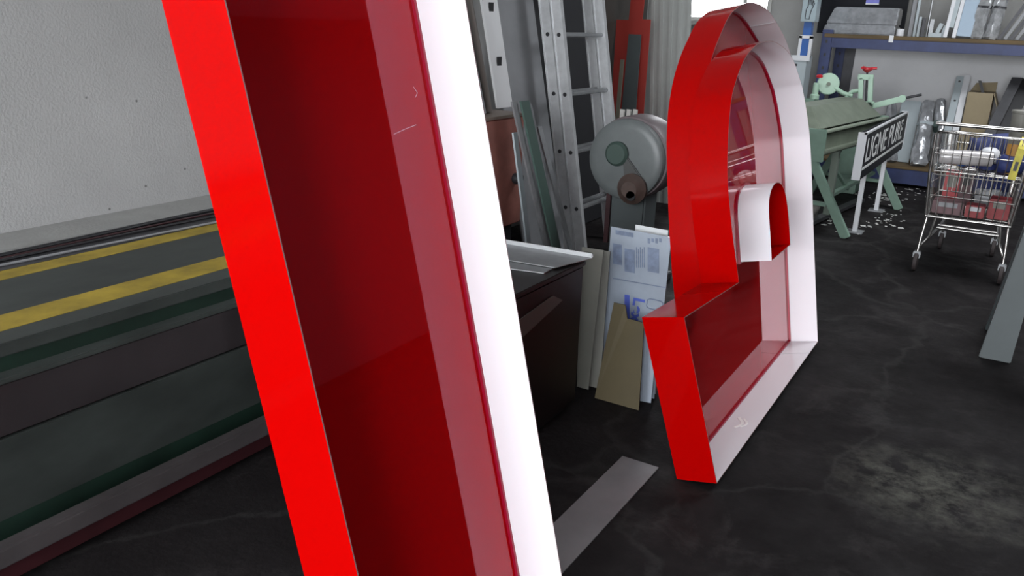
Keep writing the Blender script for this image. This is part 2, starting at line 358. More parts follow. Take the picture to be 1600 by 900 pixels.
for off, sc in ((0, 1), (.022, .8)):
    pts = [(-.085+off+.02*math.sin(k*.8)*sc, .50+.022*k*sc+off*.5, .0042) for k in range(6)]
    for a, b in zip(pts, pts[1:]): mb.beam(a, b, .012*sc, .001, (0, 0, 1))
part('painted_highlight', lp, mat('highlight_white', (.93, .93, .91), .3), mb, 'painted white highlight streaks')

# ------------------------------------------------------------------ long machine along the left wall
g = thing('sheet_shear', 'long low green machine with yellow stripes along the concrete wall', 'machine', (-2.25, 0, 0))
Y0, Y1 = -1.2, 3.1
def lb_(name, M, x0, x1, z0, z1, label=None, bev=.004, y0=Y0, y1=Y1): return part(name, g, M, MB().box((x0, y0, z0), (x1, y1, z1)), label, bevel=bev)
lb_('table_top', M_WORN, -.90, -.04, .66, .70)
lb_('stripe', M_YEL, -.70, -.60, .70, .7015, 'worn yellow stripe', 0)
lb_('stripe', M_YEL, -.265, -.135, .70, .7015, 'worn yellow stripe', 0)
lb_('dark_strip', M_DARK, -.90, -.70, .70, .703, None, 0)
lb_('recess_panel', M_DKGRN, -.08, -.045, .61, .665)
lb_('recess_back', M_DKGRN, -.20, -.07, .02, .66, None, 0)
lb_('edge_strip', M_WORN, -.06, .003, .600, .618)
lb_('steel_plate', M_STEEL, -.03, 0, .45, .602, 'shiny steel plate')
part('apron', g, M_WORN, MB().prism([(0, Y0, .442), (-.02, Y0, .442), (-.10, Y0, .12), (-.08, Y0, .12)], (0, Y1-Y0, 0)), bevel=.003)
lb_('lower_beam', M_BRWN, .0, .05, .085, .150, None, .008)
lb_('lower_skirt', M_MAROON, -.01, .035, .03, .085)
for yy in (-.6, .9, 1.6, 2.6): part('foot', g, M_BLACK, MB().box((-.16, yy-.06, 0), (-.02, yy+.06, .06)))
for k, (x, M_, r) in enumerate(((-.86, M_BLACK, .009), (-.82, M_MAROON, .005), (-.78, M_BLACK, .006), (-.73, M_GREYSHEET, .005))):
    pts = [(-2.25+x+.018*math.sin(y*1.7+k)+(.03*(y-1.5) if k == 3 else 0), y, .704+r) for y in [Y0+.2*i for i in range(22)]]
    tag(MB().tube(pts, r, 6).build('cable', M_, smooth=60), ['thick black cable nearest the concrete ledge', 'thin dark red cable beside the thick black cable', 'thin black cable on the dark strip of the machine table', 'thin grey cable nearest the upper yellow stripe'][k], 'cable', 'cables on the machine table')

# ------------------------------------------------------------------ dark cabinet with metal profiles
g = thing('dark_cabinet', 'dark brown cabinet behind the foreground bar letter', 'cabinet', (-1.75, 2.5, 0))
part('body', g, M_DBOX, MB().box((-.32, -.55, .04), (.30, .46, .645)), bevel=.006)
part('top', g, M_DBOX, MB().box((-.33, -.56, .645), (.305, .47, .665)), bevel=.003)
part('plinth', g, M_BLACK, MB().box((-.30, -.52, 0), (.27, .43, .04)))
part('side_patch', g, mat('grey_patch', (.075, .065, .06), .4), MB().prism([(.3015, -.12, .55), (.3015, .20, .585), (.3015, .28, .545), (.3015, -.05, .475)], (.004, 0, 0)), 'grey patch')  # thin grey four-sided patch raised on the cabinet side
tag(MB().prism([at(790, 420, Z=.667), at(850, 428, Z=.667), at(880, 412, Z=.667), at(790, 400, Z=.667)], (0, 0, .004)).build('metal_sheet', M_ALUD), 'lower dull metal offcut lying on the dark cabinet', 'sheet metal')
g = thing('metal_tray', 'bright aluminium tray with folded lip lying across the dark cabinet', 'sheet metal')
pa, pb, pc, pd = at(780, 380, Z=.674), at(926, 404, Z=.674), at(867, 419, Z=.674), at(780, 405, Z=.674)
part('plate', g, M_ALUD, MB().prism([pa, pb, pc, pd], (0, 0, .003)))
part('folded_lip', g, M_ALU, MB().beam(pa+Vector((0, 0, .012)), pb+Vector((0, 0, .012)), .012, .018), bevel=.003)
tag(MB().box((-1.100, 1.75, .001), (-.950, 2.69, .005)).build('metal_strip', mat('floor_plate', (.16, .15, .155), .4, var=.1)), 'flat grey strip lying on the floor beside the bar letter', 'sheet metal')

# ------------------------------------------------------------------ leaning sheets with film print
def sheet(name, label, quad, th, M, cat='sheet', **k):
    """quad: 4 points (bottom-left, bottom-right, top-right, top-left); thickness goes away from the camera"""
    q = [Vector(p) for p in quad]; n = (q[1]-q[0]).cross(q[3]-q[0]).normalized()
    if n.y < 0: n = -n
    return tag(MB().prism(q, n*th).build(name, M, **k), label, cat)
def gp(px, Y):
    lo, hi = 100., 1500.
    for _ in range(40):
        md = (lo+hi)/2
        if at(px, md, Y=Y).z > .002: lo = md
        else: hi = md
    return at(px, lo, Y=Y)
sheet('cream_sheet', 'pale cream sheet leaning leftmost of the sheets beside the dark cabinet', [gp(901, 3.16), gp(919, 3.16), at(943, 391, Y=3.27), at(909, 386, Y=3.27)], .006, M_CREAM)
sheet('cream_sheet', 'greyer cream sheet just behind the leftmost cream sheet', [gp(912, 3.20), gp(937, 3.20), at(953, 393, Y=3.31), at(925, 389, Y=3.31)], .006, mat('grey_cream', (.16, .158, .14), .6, var=.08, scale=4))
fq = [gp(935, 3.25), gp(1022, 3.25), at(1049, 371, Y=3.37), at(955, 354, Y=3.37)]
g = thing('film_sheet', 'blue and white printed plastic film sheet with large blue lettering', 'sheet')
part('sheet', g, M_LEX, MB().prism(fq, (0, .005, 0)))
ex = (fq[1]-fq[0]).normalized(); ez = ((fq[3]-fq[0]) - ex*ex.dot(fq[3]-fq[0])).normalized(); en = ex.cross(ez)
if en.y > 0: en = -en
def onf(a, b, o=.0012): return fq[0] + ex*a + ez*b + en*o
def prect(a0, a1, b0, b1): return MB().prism([onf(a0, b0), onf(a1, b0), onf(a1, b1), onf(a0, b1)], en*.0006)
fn = (fq[1]-fq[0]).cross(fq[3]-fq[0])
def fuv(px, py):
    d = at(px, py, Y=3.3)-CAM; t = (fq[0]-CAM).dot(fn)/d.dot(fn); q = CAM+d*t-fq[0]; return q.dot(ex), q.dot(ez)
def pq(x0, x1, y0, y1):
    k = .18*(x1-x0)      # the sheet's top edge drops to the right in the view
    return MB().prism([onf(*fuv(*p)) for p in ((x0, y1), (x1, y1+k), (x1, y0+k), (x0, y0))], en*.0006)
for q in ((958, 972, 380, 412), (976, 992, 388, 424), (1012, 1030, 386, 424), (962, 990, 359, 366)): part('print_block', g, M_LEXG, pq(*q))
part('print_block', g, M_LEXB, pq(976, 984, 460, 500), 'solid blue block')
for k in range(5): part('print_line', g, M_LEXG, pq(994+3*k, 995.3+3*k, 386+3*(k % 2), 418))
for k in range(4): part('print_line', g, M_LEXG, pq(1012+6*k, 1016+6*k, 372, 380-2*(k % 2)))
part('print_line', g, M_LEXG, pq(958, 1040, 434, 435.5))
tm = Matrix.Identity(4)
for i in range(3): tm[i][0] = -ez[i]; tm[i][1] = ex[i]; tm[i][2] = en[i]; tm[i][3] = onf(*fuv(991, 464), .001)[i]
text_mesh('lettering', 'Lexan', .074, M_LEXB, g, tm, 1., .0006, .0025)
(i0, j1), (i1, j0) = fuv(1012, 466), fuv(1034, 486)
ic = [onf(i0+(i1-i0)*p, j0+(j1-j0)*q, .0014) for p, q in [(.0, .15), (.15, 0), (.85, 0), (1, .15), (1, .85), (.85, 1), (.15, 1), (0, .85)]]
part('icon', g, mat('print_slate', (.14, .17, .25), .4), MB().tube(ic, .0025, 6, closed=True))
sheet('white_sheet', 'white sheet showing above and behind the printed film sheet', [gp(975, 3.30), gp(1024, 3.30), at(1044, 360, Y=3.42), at(993, 351, Y=3.42)], .006, mat('white_sheet', (.50, .52, .53), .5))
sheet('pale_strip', 'pale strip standing right of the brown board', [gp(1000, 3.19), gp(1017, 3.20), at(1030, 500, Y=3.24), at(1005, 498, Y=3.23)], .006, M_LEX)
bq = [gp(929, 3.10), gp(998, 3.10), at(1006, 505, Y=3.165), at(980, 498, Y=3.167), at(977, 477, Y=3.17), at(959, 473, Y=3.17)]
tag(MB().prism(bq, (0, .006, 0)).build('brown_board', M_OCHRE), 'ochre brown board with a stepped top leaning in front of the printed film', 'board')

# ------------------------------------------------------------------ round gearbox machine
g = thing('gear_machine', 'grey round-housed machine with crank hub beside the tall red letter', 'machine', (-2.07, 4.7, 0))
part('drum', g, mat('drum_grey', (.105, .118, .118), .42, var=.12, scale=6), MB().lathe((0, 0, .80), (0, 1, 0), [(.19, -.012), (.228, -.008), (.243, .004), (.246, .02), (.246, .05)], 40), smooth=35)
part('rear_cover', g, mat('cover_mauve', (.115, .092, .097), .45, var=.12), MB().lathe((.01, .05, .805), (0, 1, 0), [(.25, 0), (.256, .02), (.256, .20), (.24, .27), (.20, .29)], 40), smooth=35)
part('hub', g, mat('hub_green', (.035, .06, .05), .45), MB().lathe((-.045, -.012, .835), (0, -1, 0), [(.075, 0), (.075, .02), (.06, .035)], 24), smooth=35)
part('crank_arm', g, mat('arm_grey', (.055, .057, .055), .5), MB().hexa([(-.05, -.03, .905), (.0, -.03, .79), (.0, -.01, .79), (-.05, -.01, .905)], [(.14, -.03, .70), (.03, -.03, .60), (.03, -.01, .60), (.14, -.01, .70)]), bevel=.006)
kn = part('crank_boss', g, mat('worn_brown', (.075, .05, .042), .4, var=.35), MB().lathe((.075, -.02, .635), (0, -1, 0), [(.095, 0), (.095, .02), (.06, .05), (.05, .06)], 24), smooth=35)
part('pin', kn, M_BLACK, MB().lathe((.09, -.06, .60), (0, -1, 0), [(.03, 0), (.03, .02)], 14))
part('column', g, M_GRAYP, MB().box((-.10, .06, .05), (.13, .26, .60)), bevel=.012)
part('bracket', g, M_MAROON, MB().box((-.13, .05, .25), (-.10, .22, .58)))
part('base', g, M_DARK, MB().box((-.22, -.04, 0), (.24, .36, .05)), bevel=.006)

# ------------------------------------------------------------------ ladder
g = thing('extension_ladder', 'aluminium extension ladder leaning against the wall beside the grey sheet', 'ladder', (-2.52, 5.1, 0))
HL = 3.3; lean = -.18
def lp_(s): return lean*s
for sec, xo in enumerate((0, -.086)):
    for j, yy in enumerate((0, .64)):
        mb = MB(); h = HL if sec else HL-.2
        x0 = xo-.04; x1 = xo+.04; t = .028
        mb.hexa([(x0, yy, .0), (x1, yy, .0), (x1, yy+t, .0), (x0, yy+t, .0)], [(x0+lp_(h), yy, h), (x1+lp_(h), yy, h), (x1+lp_(h), yy+t, h), (x0+lp_(h), yy+t, h)])
        for e in (-.038, .038): mb.hexa([(xo+e-.003, yy-.012, 0), (xo+e+.003, yy-.012, 0), (xo+e+.003, yy+t, 0), (xo+e-.003, yy+t, 0)], [(xo+e-.003+lp_(h), yy-.012, h), (xo+e+.003+lp_(h), yy-.012, h), (xo+e+.003+lp_(h), yy+t, h), (xo+e-.003+lp_(h), yy+t, h)])
        st = part('stile', g, M_ALU, mb)
        for k in range(9):
            z = .35+.385*k
            if z < h-.1: part('rung_end', st, M_BLACK, MB().lathe((xo+lp_(z), yy+.003, z), (0, -1, 0), [(.014, 0), (.014, .006)], 12))
for k in range(9):
    z = .35+.385*k
    for xo in (0, -.086):
        if z < HL-.3: part('rung', g, M_ALUD, MB().beam((xo+lp_(z), .02, z), (xo+lp_(z), .65, z), .034, .028), bevel=.006)

# ------------------------------------------------------------------ panels, profiles and strips along the left wall
def crinkled(p, d, prof, seed, n=11, flat=.7):
    """a loosely wrapped bundle: rings with uneven folds along d from p"""
    rn = random.Random(seed); d = Vector(d); L = d.length; z = d.normalized(); x = z.cross(Vector((0, 1, 0))).normalized(); y = z.cross(x); mb = MB(); vs = []; fs = []
    fold = [rn.uniform(.82, 1.18) for _ in range(n)]
    for r, t in prof:
        for j in range(n):
            k = fold[j]*rn.uniform(.86, 1.14); an = 2*math.pi*j/n + rn.uniform(-.12, .12)
            vs.append(Vector(p) + z*(L*t) + x*math.cos(an)*r*k + y*math.sin(an)*r*k*flat)
    for i in range(len(prof)-1):
        for j in range(n): fs.append((i*n+j, i*n+(j+1) % n, (i+1)*n+(j+1) % n, (i+1)*n+j))
    fs.append(tuple(range(n-1, -1, -1))); fs.append(tuple((len(prof)-1)*n+j for j in range(n)))
    return mb.add(vs, fs)
def lean_box(name, label, cat, p, q, w, th, M, group=None, wdir=(0, 1, 0), bev=0.):
    """a long flat piece from base point p to top point q, w wide along wdir, th thick"""
    p = Vector(p); q = Vector(q); wd = Vector(wdir).normalized(); n = (q-p).cross(wd).normalized()
    lo = [p - wd*w/2 - n*th/2, p + wd*w/2 - n*th/2, p + wd*w/2 + n*th/2, p - wd*w/2 + n*th/2]
    return tag(MB().hexa(lo, [v+(q-p) for v in lo]).build(name, M, bevel=bev), label, cat, group)
lean_box('grey_sheet', 'wide dark grey flat sheet leaning on the wall left of the ladder', 'sheet', (-2.75, 5.0, .01), (-3.29, 4.84, 3.0), .56, .012, M_GREYSHEET)
lean_box('dark_sheet', 'near black sheet standing behind the ladder', 'sheet', (-2.98, 5.85, .01), (-3.36, 5.85, 3.2), 1.25, .012, mat('charcoal_panel', (.010, .010, .013), .6, var=.15))
lean_box('brown_sheet', 'dark brown sheet standing behind the red cut-out', 'sheet', (-3.385, 7.22, .01), (-3.389, 7.22, 3.2), 1.45, .012, mat('umber_panel', (.030, .025, .020), .7, var=.2))
# perforated profile on the rust cabinet
g = thing('perforated_profile', 'bright perforated aluminium profile standing on the rust red cabinet', 'metal profile', (-2.78, 4.43, 1.075))
part('web', g, mat('bright_aluminium', (.78, .79, .80), .4, metal=.3), MB().hexa([(-.008, -.085, 0), (.008, -.085, 0), (.008, .085, 0), (-.008, .085, 0)], [(-.33, -.23, 1.9), (-.31, -.23, 1.9), (-.31, -.07, 1.9), (-.33, -.07, 1.9)]))
for k in range(5):
    z = .27+.31*k; x = .010-.168*z; y = -.077*z
    part('slot', g, M_BLACK, MB().box((x-.002, y-.025, z-.03), (x+.002, y+.025, z+.03)))
g = thing('rust_cabinet', 'rust red metal cabinet with a black knob by the wall', 'cabinet', (-2.70, 4.13, 0))
part('body', g, M_RUST, MB().box((-.22, -.42, .42), (.16, .14, 1.06)), bevel=.008)
part('lid', g, mat('lid_brown', (.13, .10, .08), .6), MB().box((-.225, -.425, 1.06), (.165, .145, 1.075)))
part('knob', g, M_BLACK, MB().lathe((.16, .05, .70), (1, 0, 0), [(.03, 0), (.035, .02), (.028, .05)], 16), 'black knob', smooth=35)
part('stand', g, M_BLACK, MB().box((-.20, -.40, 0), (.12, .10, .42)))
for k, (y, r, M_) in enumerate(((3.86, .035, M_DARK), (3.98, .028, M_ALUD), (4.08, .035, mat('brown_tube', (.10, .085, .075), .4)))):
    tag(MB().tube([(-2.62-.03*k, y, 1.078), (-3.1, y-.10, 3.0)], r, 12).build('tube', M_, smooth=40), ['dark steel tube nearest the bar letter, standing on the rust red cabinet', 'dull aluminium tube between the two dark tubes on the rust red cabinet', 'brownish tube next to the perforated profile on the rust red cabinet'][k], 'tube', 'tubes standing on the rust cabinet')
for k, (p, q, w, M_) in enumerate((((-2.32, 4.36, .01), (-2.47, 4.03, 1.16), .05, M_ALUD), ((-2.30, 4.44, .01), (-2.45, 4.11, 1.16), .09, mat('strip_green', (.06, .10, .085), .4)), ((-2.43, 4.28, .01), (-2.50, 4.10, .98), .045, M_GPL), ((-2.45, 4.70, .01), (-2.66, 4.52, 1.1), .05, M_GREYSHEET), ((-2.42, 4.82, .01), (-2.66, 4.66, .95), .05, M_ALUD))):
    lean_box('metal_strip', ['light grey narrow strip in front of the grey sheet, leaning left', 'dark green strip leaning in front of the grey sheet', 'pale narrow strip standing at the right edge of the rust red cabinet', 'slim dark grey strip leaning near the foot of the ladder', 'slim aluminium strip leaning next to the ladder foot'][k], 'strip', p, q, w, .012, M_, 'loose strips leaning on the wall')
# ribbed board
g = thing('ribbed_board', 'tall pale grey ribbed board standing by the window', 'board', (-2.80, 7.3, 0))
qb = [(-.13, 0, .0), (.19, 0, .0), (-.085, .35, 2.6), (-.475, .35, 2.6)]
part('board', g, M_BOARD, MB().prism(qb, (0, .03, 0)))
for k in range(5):
    t = .02+.24*k; a = Vector(qb[0]).lerp(Vector(qb[1]), t); b = Vector(qb[3]).lerp(Vector(qb[2]), t)
    part('rib', g, M_BOARD, MB().beam(a+Vector((0, -.004, 0)), b+Vector((0, -.004, 0)), .03, .01, (0, 1, 0)))
# red and grey panels behind the disc machine
tag(MB().prism([(-3.28, 7.05, .35), (-2.96, 7.05, .35), (-3.05, 7.25, 1.63), (-3.13, 7.25, 1.63), (-3.13, 7.3, 2.3), (-3.26, 7.3, 2.3), (-3.26, 7.25, 1.62), (-3.38, 7.25, 1.62)], (0, .012, 0)).build('red_cutout', M_REDP), 'dull red cut-out sheet standing between ladder and ribbed board', 'sheet')
tag(MB().prism([(-3.16, 6.98, .2), (-3.0, 6.98, .2), (-3.09, 7.16, 1.50), (-3.21, 7.16, 1.50)], (0, .01, 0)).build('grey_strip', M_GRAYP), 'dark grey green strip standing in front of the red cut-out', 'strip')
tag(MB().prism([(-3.20, 6.95, .2), (-3.16, 6.95, .2), (-3.21, 7.1, 1.28), (-3.245, 7.1, 1.28)], (0, .01, 0)).build('grey_strip', mat('khaki_strip', (.17, .16, .12), .6)), 'thin khaki strip standing left of the dark grey green strip', 'strip')
g = thing('support_block', 'low dark block carrying the red cut-out and strips', 'block', (-3.11, 7.1, 0))
part('body', g, M_DARK, MB().box((-.25, -.2, .02), (.22, .3, .2)), bevel=.01); part('skid', g, M_BLACK, MB().box((-.25, -.18, 0), (-.17, .28, .02))); part('skid', g, M_BLACK, MB().box((.14, -.18, 0), (.22, .28, .02)))
for k in range(3):
    a = at(976+9*k, 188, Y=5.6); b = at(973+10*k, 171, Y=5.6)
    lean_box('short_batten', ['leftmost of three short pale battens poking up behind the round machine', 'middle of three short pale battens poking up behind the round machine', 'rightmost of three short pale battens poking up behind the round machine'][k], 'batten', (a.x+.05, 5.45, .01), (b.x, 5.6, b.z), .030, .02, mat('batten', (.42, .41, .38), .6), 'battens behind the round machine', (1, 0, 0))

# ------------------------------------------------------------------ storage rack on the back wall
g = thing('storage_rack', 'blue steel storage rack along the back wall', 'rack', (-2.08, 9.9, 0))
def rk(name, M, a, b, bev=.004, label=None): return part(name, g, M, MB().box(a, b), label, bevel=bev)
for x in (0, 2.75):
    for y in (0, .8):
        p = rk('post', M_BLUE, (x-.055, y, 0), (x+.055, y+.06, 2.9 if x else 1.60))
        for k in range(10): part('post_hole', p, M_BLACK, MB().box((x-.012, y-.001, .2+.14*k), (x+.012, y+.003, .235+.14*k)))
for z0, z1 in ((1.415, 1.52), (.03, .19)):
    rk('front_beam', M_BLUE, (.05, .0, z0), (2.70, .045, z1)); rk('rear_beam', M_BLUE, (.05, .80, z0), (2.70, .845, z1))
rk('shelf_board', M_WOOD, (-.03, -.01, 1.52), (2.78, .86, 1.56)); rk('shelf_board', M_WOOD, (-.03, -.01, .19), (2.78, .86, .215))
rk('side_brace', M_DARK, (-.02, .06, 1.0), (.02, .80, 1.05))
rk('side_panel', M_DARK, (.06, .78, .215), (.42, .80, 1.41))
tag(MB().hexa([(-1.90, 10.60, .217), (.55, 10.60, .217), (.55, 10.62, .217), (-1.90, 10.62, .217)], [(-1.90, 10.68, 1.412), (.55, 10.68, 1.412), (.55, 10.70, 1.412), (-1.90, 10.70, 1.412)]).build('white_backboard', M_WALL), 'large plain white board standing at the back of the rack under the upper shelf', 'board')
ZS = 1.561
def sx(px, Y=10.1): return at(px, 55, Y=Y).x
def sz(py, Y=10.1): return at(1450, py, Y=Y).z
g = thing('wrapped_box', 'long grey box wrapped in clear plastic on the upper shelf', 'box', (sx(1343), 10.1, ZS))
part('body', g, M_FOIL, MB().hexa([(-.37, -.15, 0), (.37, -.15, 0), (.37, .2, 0), (-.37, .2, 0)], [(-.35, -.12, .10), (.37, -.12, .10), (.37, .2, .10), (-.35, .2, .10)]), bevel=.012)
part('upper_fold', g, M_FOIL, MB().hexa([(-.35, -.11, .10), (.37, -.11, .10), (.37, .2, .10), (-.35, .2, .10)], [(-.29, -.04, .28), (.37, -.04, .28), (.37, .2, .28), (-.29, .2, .28)]), bevel=.012)
g = thing('black_board', 'large black board standing behind the wrapped box on the shelf', 'board', (sx(1342, 10.5), 10.5, ZS))
part('panel', g, M_SIGNB, MB().box((-.47, 0, 0), (.46, .03, .75)))
part('sticker', g, mat('violet_sticker', (.16, .17, .55), .5), MB().box((.02, -.003, .335), (.16, 0, .42)), 'violet blue sticker')
part('sticker_edge', g, M_WPL, MB().box((.02, -.0035, .322), (.16, 0, .337)))
g = thing('white_roll', 'small white tape roll at the right end of the wrapped box', 'roll', (sx(1408), 10.0, ZS))
part('tape', g, M_WPL, MB().lathe((0, 0, 0), (0, 0, 1), [(.036, 0), (.038, .004), (.038, .068), (.036, .072)], 20), smooth=40); part('core', g, M_CARD, MB().lathe((0, 0, .0725), (0, 0, 1), [(.018, 0), (.016, .002)], 16))
tag(MB().box((sx(1390, 9.89), 9.887, 1.495), (sx(1397, 9.89), 9.889, 1.565)).build('paper_tag', M_WPL), 'small white paper tag hanging on the shelf edge', 'tag')
for k, (p0, p1, top, Y, M_) in enumerate(((1417, 1424, 2.3, 10.15, M_GREYSHEET), (1425, 1430, 2.3, 10.1, M_GPL), (1431, 1436, 1.76, 10.05, M_GPL), (1446, 1448, 2.2, 10.15, M_WPL), (1437, 1443, 1.75, 10.0, M_DARK), (1449, 1456, 1.74, 10.05, M_ALUD))):
    g = thing('upright_profile', ['dark grey upright profile beside the black board on the shelf', 'tall pale grey upright profile left of the shelf gap', 'short pale grey profile leaning on the tall pale grey one', 'thin white rod standing on the shelf among grey profiles', 'short dark offcut between two profiles on the shelf', 'short dull metal offcut right of the thin white rod'][k], 'profile', (sx((p0+p1)/2, Y), Y, ZS), 0, 'profiles on the upper shelf')
    w = (sx(p1, Y)-sx(p0, Y))/2; h = top-ZS
    part('flange', g, M_, MB().box((-w, 0, 0), (w, .006, h))); part('web', g, M_, MB().box((-w, 0, 0), (-w+.005, .05, h)))
g = thing('white_bracket', 'small white angle bracket on the shelf left of the large white profile', 'bracket', (sx(1464), 10.05, ZS))
part('foot', g, M_GPL, MB().box((-.07, -.03, 0), (.05, .05, .045)), bevel=.004); part('upright', g, M_GPL, MB().beam((.0, .01, .045), (.03, .01, .14), .03, .04), bevel=.004)
part('upright', g, M_GPL, MB().beam((.055, .01, 0), (.075, .01, .12), .02, .04), bevel=.004)
g = thing('white_profile', 'large white and pale blue profile standing on the upper shelf', 'profile', (sx(1486), 10.05, ZS))
part('front_rib', g, M_WPL, MB().beam((-.045, -.04, 0), (-.01, .10, .75), .035, .05, (0, 1, 0)), bevel=.004); part('front_rib', g, M_WPL, MB().beam((.035, -.04, 0), (.075, .10, .75), .035, .05, (0, 1, 0)), bevel=.004)
part('groove', g, M_GPL, MB().beam((-.005, -.02, .10), (.03, .12, .75), .045, .03, (0, 1, 0)))
part('panel', g, M_LBLUE, MB().beam((.11, .02, .02), (.155, .16, .75), .15, .02, (0, 1, 0)))
for k, px in enumerate((1526, 1548)):
    g = thing('foil_roll', ['shiny wrapped roll beside the pale blue profile on the shelf', 'shiny wrapped roll nearest the slanted bars on the shelf'][k], 'roll', (sx(px), 10.1, ZS), 0, 'wrapped rolls on the upper shelf')
    part('roll', g, mat('clear_wrap', (.40, .41, .42), .14, metal=.35, coat=1., var=.35, scale=16), crinkled((0, 0, 0), (.05, .04, .62), [(.052, 0)] + [(.064-.004*(i % 2), .03+.9*i/11) for i in range(12)] + [(.05, 1)], 40+k, 13, .8), smooth=24)
    part('strap', g, M_DARK, crinkled((.024, .02, .30), (.0016, .0013, .02), [(.066, 0), (.066, 1)], 40+k, 13, .8))
for k in range(5):
    a = Vector((sx(1563+9*k), 10.0+.03*k, ZS+.01)); b = a + Vector((.30, .12, .62))
    lean_box('slanted_bar', ['leftmost of the slanted dark bars', 'second of the slanted bars from the foil roll', 'third of the slanted bars from the foil roll', 'fourth of the slanted bars from the foil roll', 'rightmost of the slanted bars'][k] + ' at the right end of the shelf', 'bar', a, b, .02, .03, M_GREYSHEET if k % 2 else M_DARK, 'slanted bars on the upper shelf', (0, 1, 0))
# lower level, leaning on the back wall
def lowlean(name, label, cat, px0, py0, px1, py1, w, M, Yb=10.15, Yt=10.5, th=.03, group=None):
    a = at(px0, py0, Y=Yb); b = at(px1, py1, Y=Yt); d = (b-a); a = a - d*((a.z-.218)/d.z)
    return lean_box(name, label, cat, a, b, w, th, M, group, (1, 0, 0))
def wrapped(label, px0, py0, px1, py1, r, Yb, Yt):
    a = at(px0, py0, Y=Yb); b = at(px1, py1, Y=Yt); d = b-a; a = a - d*((a.z-.225)/d.z); L = (b-a).length
    g = thing('wrapped_roll', label, 'roll', a, 0, 'wrapped rolls on the lower shelf')
    part('wrap', g, M_FOIL, crinkled((0, 0, 0), b-a, [(r*.9, 0)] + [(r*(1.08-.35*i/9), .03+.94*i/9) for i in range(10)] + [(r*.55, 1)], int(px0)), smooth=28)
    part('tape_band', g, M_GPL, crinkled((b-a)*.62, (b-a)*.04, [(r*.95, 0), (r*.95, 1)], int(px0)), smooth=28)
wrapped('plastic wrapped roll standing on the lower shelf left of the white planks', 1434, 255, 1450, 158, .085, 10.05, 10.4)
wrapped('slim plastic wrapped roll behind the end of the black sign', 1392, 235, 1393, 162, .06, 10.2, 10.5)
wrapped('grey wrapped roll between the plastic roll and the white planks', 1466, 240, 1470, 155, .07, 10.25, 10.48)
lowlean('pale_board', 'pale board leaning behind the plastic wrapped roll', 'board', 1405, 250, 1425, 158, .20, M_GPL, 10.25, 10.52, .015)
def plank(label, px0, py0, px1, py1, w, M, Yb, Yt, bolts=()):
    a = at(px0, py0, Y=Yb); b = at(px1, py1, Y=Yt); d = b-a; a = a - d*((a.z-.218)/d.z); d = b-a
    g = thing('white_plank', label, 'plank', a, 0, 'white planks behind the cart')
    part('board', g, M, MB().beam((0, 0, 0), d, w, .03, (0, 1, 0)), bevel=.003)
    for t in bolts: c = d*t; part('bolt_hole', g, M_BLACK, MB().lathe((c.x, c.y-.014, c.z), (0, -1, 0), [(.012, 0), (.012, .008)], 10))
plank('left white plank with two dark holes leaning behind the cart', 1470, 250, 1501, 120, .075, M_GPL, 10.0, 10.5, (.95, .74))
plank('right white plank leaning behind the cart', 1483, 250, 1512, 118, .062, M_WPL, 9.98, 10.48)
a = at(1529, 145, Y=10.2)
g = thing('carton', 'brown cardboard carton with open flaps on the lower shelf behind the cart', 'carton', (a.x, 10.25, .216))
hh = a.z-.216; part('body', g, M_CARD, MB().box((-.10, -.05, 0), (.14, .35, hh)), bevel=.004)
part('flap', g, M_CARD, MB().prism([(.14, -.05, hh), (.14, .30, hh), (.21, .30, hh-.19), (.21, -.05, hh-.19)], (.005, 0, .004)))
part('flap', g, M_CARD, MB().prism([(-.10, .33, hh), (.14, .33, hh), (.14, .36, hh+.10), (-.06, .36, hh+.08)], (0, .005, 0)))
lowlean('dark_offcut', 'dark offcut sticking out of the carton', 'offcut', 1537, 150, 1531, 126, .03, M_BLACK, 10.3, 10.32, .02)
for k, (p0, q0, p1, q1, w, M_) in enumerate(((1556, 190, 1590, 122, .10, M_DARK), (1572, 190, 1606, 124, .16, M_BLACK))):
    lowlean('dark_sheet', ['narrow dark slanted sheet right of the carton', 'wide black slanted sheet at the right edge behind the cart'][k], 'sheet', p0, q0, p1, q1, w, M_, 10.0+.07*k, 10.3+.07*k, .02)

# ------------------------------------------------------------------ machine column with hand pictogram
a = at(1255, 100, Y=9.3)
g = thing('machine_column', 'tall white and blue machine column with a hand pictogram left of the rack', 'machine', (a.x, 9.3, 0))
zf = lambda py: at(1255, py, Y=9.3).z
part('cabinet', g, M_GPL, MB().box((-.20, 0, 0), (.03, .25, zf(88))), bevel=.006)
part('door_gap', g, M_DARK, MB().box((-.12, -.004, zf(104)), (-.06, 0, zf(100))))
fr = MB().box((-.075, -.01, zf(90)), (-.045, .03, zf(56))).box((.03, -.01, zf(90)), (.06, .03, zf(56))).box((-.075, -.01, zf(60)), (.06, .03, zf(55))).box((-.12, -.012, zf(95)), (.06, .03, zf(87)))
part('white_frame', g, M_WPL, fr)
part('blue_panel', g, M_BRBLUE, MB().box((-.048, 0, zf(88)), (.032, .10, zf(34))), bevel=.003)
head = part('head', g, mat('case_grey', (.30, .37, .40), .45), MB().box((-.075, -.06, zf(34)), (.07, .12, 2.5)), bevel=.006)
hp = [(-.045, 18), (-.045, 32), (-.005, 33), (.005, 20), (.030, 8), (.022, 4), (.010, 12), (.012, -4), (.002, -4), (-.002, 10), (-.008, -6), (-.017, -6), (-.016, 10), (-.024, -3), (-.033, -2), (-.030, 12)]
part('hand_pictogram', head, M_BLACK, MB().tube([(x+.015, -.0615, at(1255, y-3, Y=9.24).z) for x, y in hp], .0042, 6, closed=True), 'black outline of a hand')

